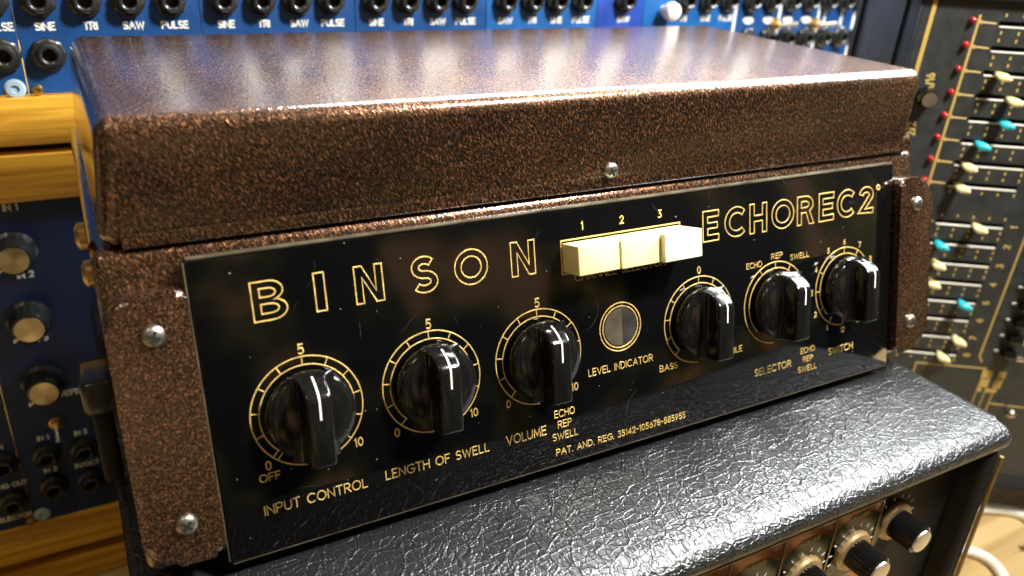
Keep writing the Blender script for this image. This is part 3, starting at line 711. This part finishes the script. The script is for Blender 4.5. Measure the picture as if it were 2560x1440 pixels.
bm = bmesh.new(); box(bm, -.0262, -.0236, -.34, .0118, .0001, .0004); cp('gold_line', bm, M_cgold, cpanel, False)
lip = None
for i, v in enumerate(SV):
    bm = bmesh.new(); box(bm, xs0 + .0006, xs1, -v - sh - .0006, -v - sh + .0003, -.0021, .0003, .0001, 1); o = cp('slot_edge', bm, M_slotlip, cpanel)
bm = bmesh.new()
for v in SV:
    for k in range(5):
        x = xs0 + .0028 + k * .0104
        for s in (1, -1): box(bm, x - .00055, x + .00055, -v + s * .0052 - .001, -v + s * .0052 + .001, .00005, .00018)
cp('scale_marks', bm, M_cgold, cpanel, False)
bm = bmesh.new()
for a, b in ((-.0038 + .001, .1085),):
    ribbon(bm, [(.0034, -a), (.0034, -b)], .0016, .00015, I4)
for v in SV: ribbon(bm, [(.0042, -v + .0004), (.0138, -v)], .0011, .00014, I4); ribbon(bm, [(.0052, -v + .0015), (.0042, -v + .0004), (.0056, -v - .0007)], .0007, .00014, I4)
ribbon(bm, [(.0034, -.129), (.0034, -.245)], .0014, .00015, I4)
ribbon(bm, [(.0772, -.100), (.0772, -.2373), (.0800, -.2420)], .0013, .00015, I4)
ribbon(bm, [(.0343, -.262), (.0343, -.2480), (.0850, -.2478)], .0011, .00015, I4)
for x in (.0845, .0905, .0965): ribbon(bm, [(x, -.250), (x, -.335)], .0009, .00015, I4)
ribbon(bm, [(.0965, -.2785), (.118, -.2795), (.16, -.2795)], .0010, .00015, I4)
cp('gold_line', bm, M_cgold, cpanel, False)
for x0, x1, y0, y1 in ((.0835, .0895, -.2560, -.2490), (.0955, .1005, -.2550, -.2490), (.0850, .0905, -.2640, -.2570), (.0945, .1000, -.2640, -.2565), (.0845, .0875, -.2685, -.2650), (.0905, .0985, -.2685, -.2650)):
    bm = bmesh.new(); box(bm, x0, x1, y0, y1, .0001, .0003); cp('gold_block', bm, M_cgold, cpanel, False)
for i, v in enumerate(SV[8:]):
    bm = bmesh.new(); text(bm, str(i + 1), Matrix.Translation((.0678, -v, .0001)) @ Matrix.Rotation(pi / 2, 4, 'Z'), .0040, cx=0, base=-.002, sw=.24); cp('lettering', bm, M_cgold, cpanel, False)
for s, x, v in (('1/16', -.0145, .0385), ('2/2', -.0178, .0700)):
    bm = bmesh.new(); text(bm, s, Matrix.Translation((x, -v, .0001)) @ Matrix.Rotation(pi / 2 + .2, 4, 'Z'), .0045, cx=0, base=-.002, sw=.24); cp('lettering', bm, M_cgold, cpanel, False)
bm = bmesh.new(); lathe(bm, [(.0021, -.001), (.0021, .0010), (.0018, .0021), (.0011, .0028), (0, .0031)], 20); LED = mesh_from(bm, 'indicator_lamp', M_red)
for k in range(8): part('indicator_lamp', LED, None, con, CM @ Matrix.Translation((-.0003, -.0148 * k, 0)))
def capmesh():
    bm = bmesh.new(); n = 12
    # a leaning paddle: wide rounded finger grip
    pts = [(0, 0, -.012), (0, 0, .001)]
    rings = []
    for t_, hw, hh, z, dx, dy in ((0, .0020, .0013, .000, 0, 0), (.3, .0030, .0018, .003, .0002, 0), (.6, .0040, .0022, .006, .0006, -.0003), (.85, .0043, .0023, .0082, .0010, -.0008), (.97, .0038, .0019, .0094, .0014, -.0012), (1, .0022, .0010, .0099, .0016, -.0014)):
        rings.append([bm.verts.new((dx + hw * cos(2 * pi * k / n), dy + hh * sin(2 * pi * k / n), z + .0008 * cos(2 * pi * k / n))) for k in range(n)])
    for a, b in zip(rings, rings[1:]):
        for k in range(n): bm.faces.new((a[k], a[(k + 1) % n], b[(k + 1) % n], b[k]))
    bm.faces.new(rings[-1])
    box(bm, -.0012, .0012, -.0005, .0005, -.012, .001)
    return bm
CI = mesh_from(capmesh(), 'slider_cap', M_ivory, True, 50); CT = mesh_from(capmesh(), 'slider_cap', M_teal, True, 50)
for i, x, m in ((0, .052, 0), (1, .050, 0), (2, .0245, 0), (3, .0360, 0), (4, .0360, 1), (5, .0260, 1), (6, .0222, 0), (7, .0222, 0), (8, .0420, 0), (9, .0210, 1), (10, .0232, 0), (11, .0240, 0), (12, .0500, 1), (13, .0175, 0), (14, .0550, 0), (15, .0480, 0)):
    me = CT if m else CI
    o = part('slider_cap', me, None, con, CM @ Matrix.Translation((x, -SV[i], 0)))
    o['label'] = 'teal slider cap' if m else 'ivory slider cap'
w = CM @ Matrix.Translation((-.0155, -.0480, 0)); bm = bmesh.new(); lathe(bm, [(.0062, 0), (.0058, .0085), (.0050, .0092), (0, .0094)], 40, None, 0, lambda i, r, z: 1 - (.06 if i % 2 else 0) * (r > .0055)); part('range_knob', bm, M_blk, con, w)
bm = bmesh.new(); lathe(bm, [(.0046, .0092), (.0046, .0102), (0, .0104)], 30); part('range_knob_cap', bm, M_satin, con, w)
for k in range(6):
    x, y = .0875 + .0012 * k * 0, -.2312 + k * .0133
    x = .0945; 
    w = CM @ Matrix.Translation((x, y, 0)); bm = bmesh.new(); box(bm, -.0045, .0045, -.0025, .0025, .0, .0075, .0008, 2); sw_ = part('push_switch', bm, M_blk, con, w)
    bm = bmesh.new(); box(bm, .0030, .0085, -.0016, .0018, .0070, .0110, .0007, 2); part('switch_tip', bm, M_satin, sw_, w)
    bm = bmesh.new(); box(bm, -.0095, -.0062, -.0010, .0012, .0001, .0012, .0003, 1); part('contact_pin', bm, M_satin, sw_, w)
w = CM @ Matrix.Translation((.1095, -.2795, 0)); bm = bmesh.new(); lathe(bm, [(.0012, 0), (.0012, .004), (.0026, .0052), (.0038, .0080), (.0036, .0108), (.0020, .0126), (0, .0130)], 20); part('ball_knob', bm, M_screw, con, w)
for x, y in ((.0, -.3595), (.27, -.3595)):
    bm = bmesh.new(); lathe(bm, [(0, 0), (.010, 0), (.011, .002), (.011, .034), (0, .034)], 20); p = O2 + H2 * (x + .01) + D2 * .365 - N2 * .03
    part('foot', bm, M_jack, con, Matrix.Translation((p.x, p.y, -.2199)))
for x, y in ((.0, 0), (.27, 0)):
    bm = bmesh.new(); lathe(bm, [(0, 0), (.010, 0), (.011, .002), (.011, .034), (0, .034)], 20); p = O2 + H2 * (x + .01) + D2 * .365 - N2 * (CD - .03)
    part('foot', bm, M_jack, con, Matrix.Translation((p.x, p.y, -.2199)))

# ---------------------------------------------------------------- things on the bench
def bezier(P, n=40):
    out = []
    for i in range(len(P) - 1):
        p0 = Vector(P[max(i - 1, 0)]); p1 = Vector(P[i]); p2 = Vector(P[i + 1]); p3 = Vector(P[min(i + 2, len(P) - 1)])
        for k in range(n):
            t = k / n; out.append(.5 * ((2 * p1) + (-p0 + p2) * t + (2 * p0 - 5 * p1 + 4 * p2 - p3) * t * t + (-p0 + 3 * p1 - 3 * p2 + p3) * t ** 3))
    out.append(Vector(P[-1])); return out

bm = bmesh.new(); tube(bm, bezier([(.44, .14, -.205), (.52, .085, -.2155), (.585, .040, -.2157), (.620, .018, -.2157), (.624, .0, -.2157), (.600, -.035, -.2157), (.56, -.08, -.2157), (.50, -.13, -.2157)], 10), .0042, 12)
o = part('white_cable', bm, M_cable); o['label'] = 'white cable curling over the pale wooden bench beside the black amplifier, upper loop'; o['category'] = 'cable'; o['group'] = 'white cables on the bench'
bm = bmesh.new(); tube(bm, bezier([(.47, .06, -.2157), (.520, .020, -.2157), (.545, .0, -.2157), (.545, -.020, -.2157), (.520, -.045, -.2157), (.46, -.09, -.2157)], 10), .0042, 12)
o = part('white_cable', bm, M_cable); o['label'] = 'white cable on the bench hugging the gold edge of the amplifier, lower loop'; o['category'] = 'cable'; o['group'] = 'white cables on the bench'
bm = bmesh.new(); box(bm, -.11, .11, -.055, .055, 0, .0012, .0003, 1)
o = part('paper_sheet', bm, M_paper, None, Matrix.Translation((.772, .035, -.2196)) @ Matrix.Rotation(radians(-38), 4, 'Z')); o['label'] = 'bright white paper sheet on the bench below the slider console'; o['category'] = 'paper'
ad = thing('plug_adaptor', 'grey plastic plug adaptor with a round metal pin on the bench, bottom right corner', 'adaptor', (.600, -.030, -.2199))
bm = bmesh.new(); prism(bm, [(-.018, 0), (.018, 0), (.014, .018), (-.014, .018)], 0, .06, .003, 3); part('housing', bm, M_grey, ad, Matrix.Translation((.592, -.032, -.2199)) @ Matrix.Rotation(radians(15), 4, 'Z'))
bm = bmesh.new(); tube(bm, [(.600, -.022, -.209), (.588, -.014, -.209)], .0028, 14); part('pin', bm, M_satin, ad)
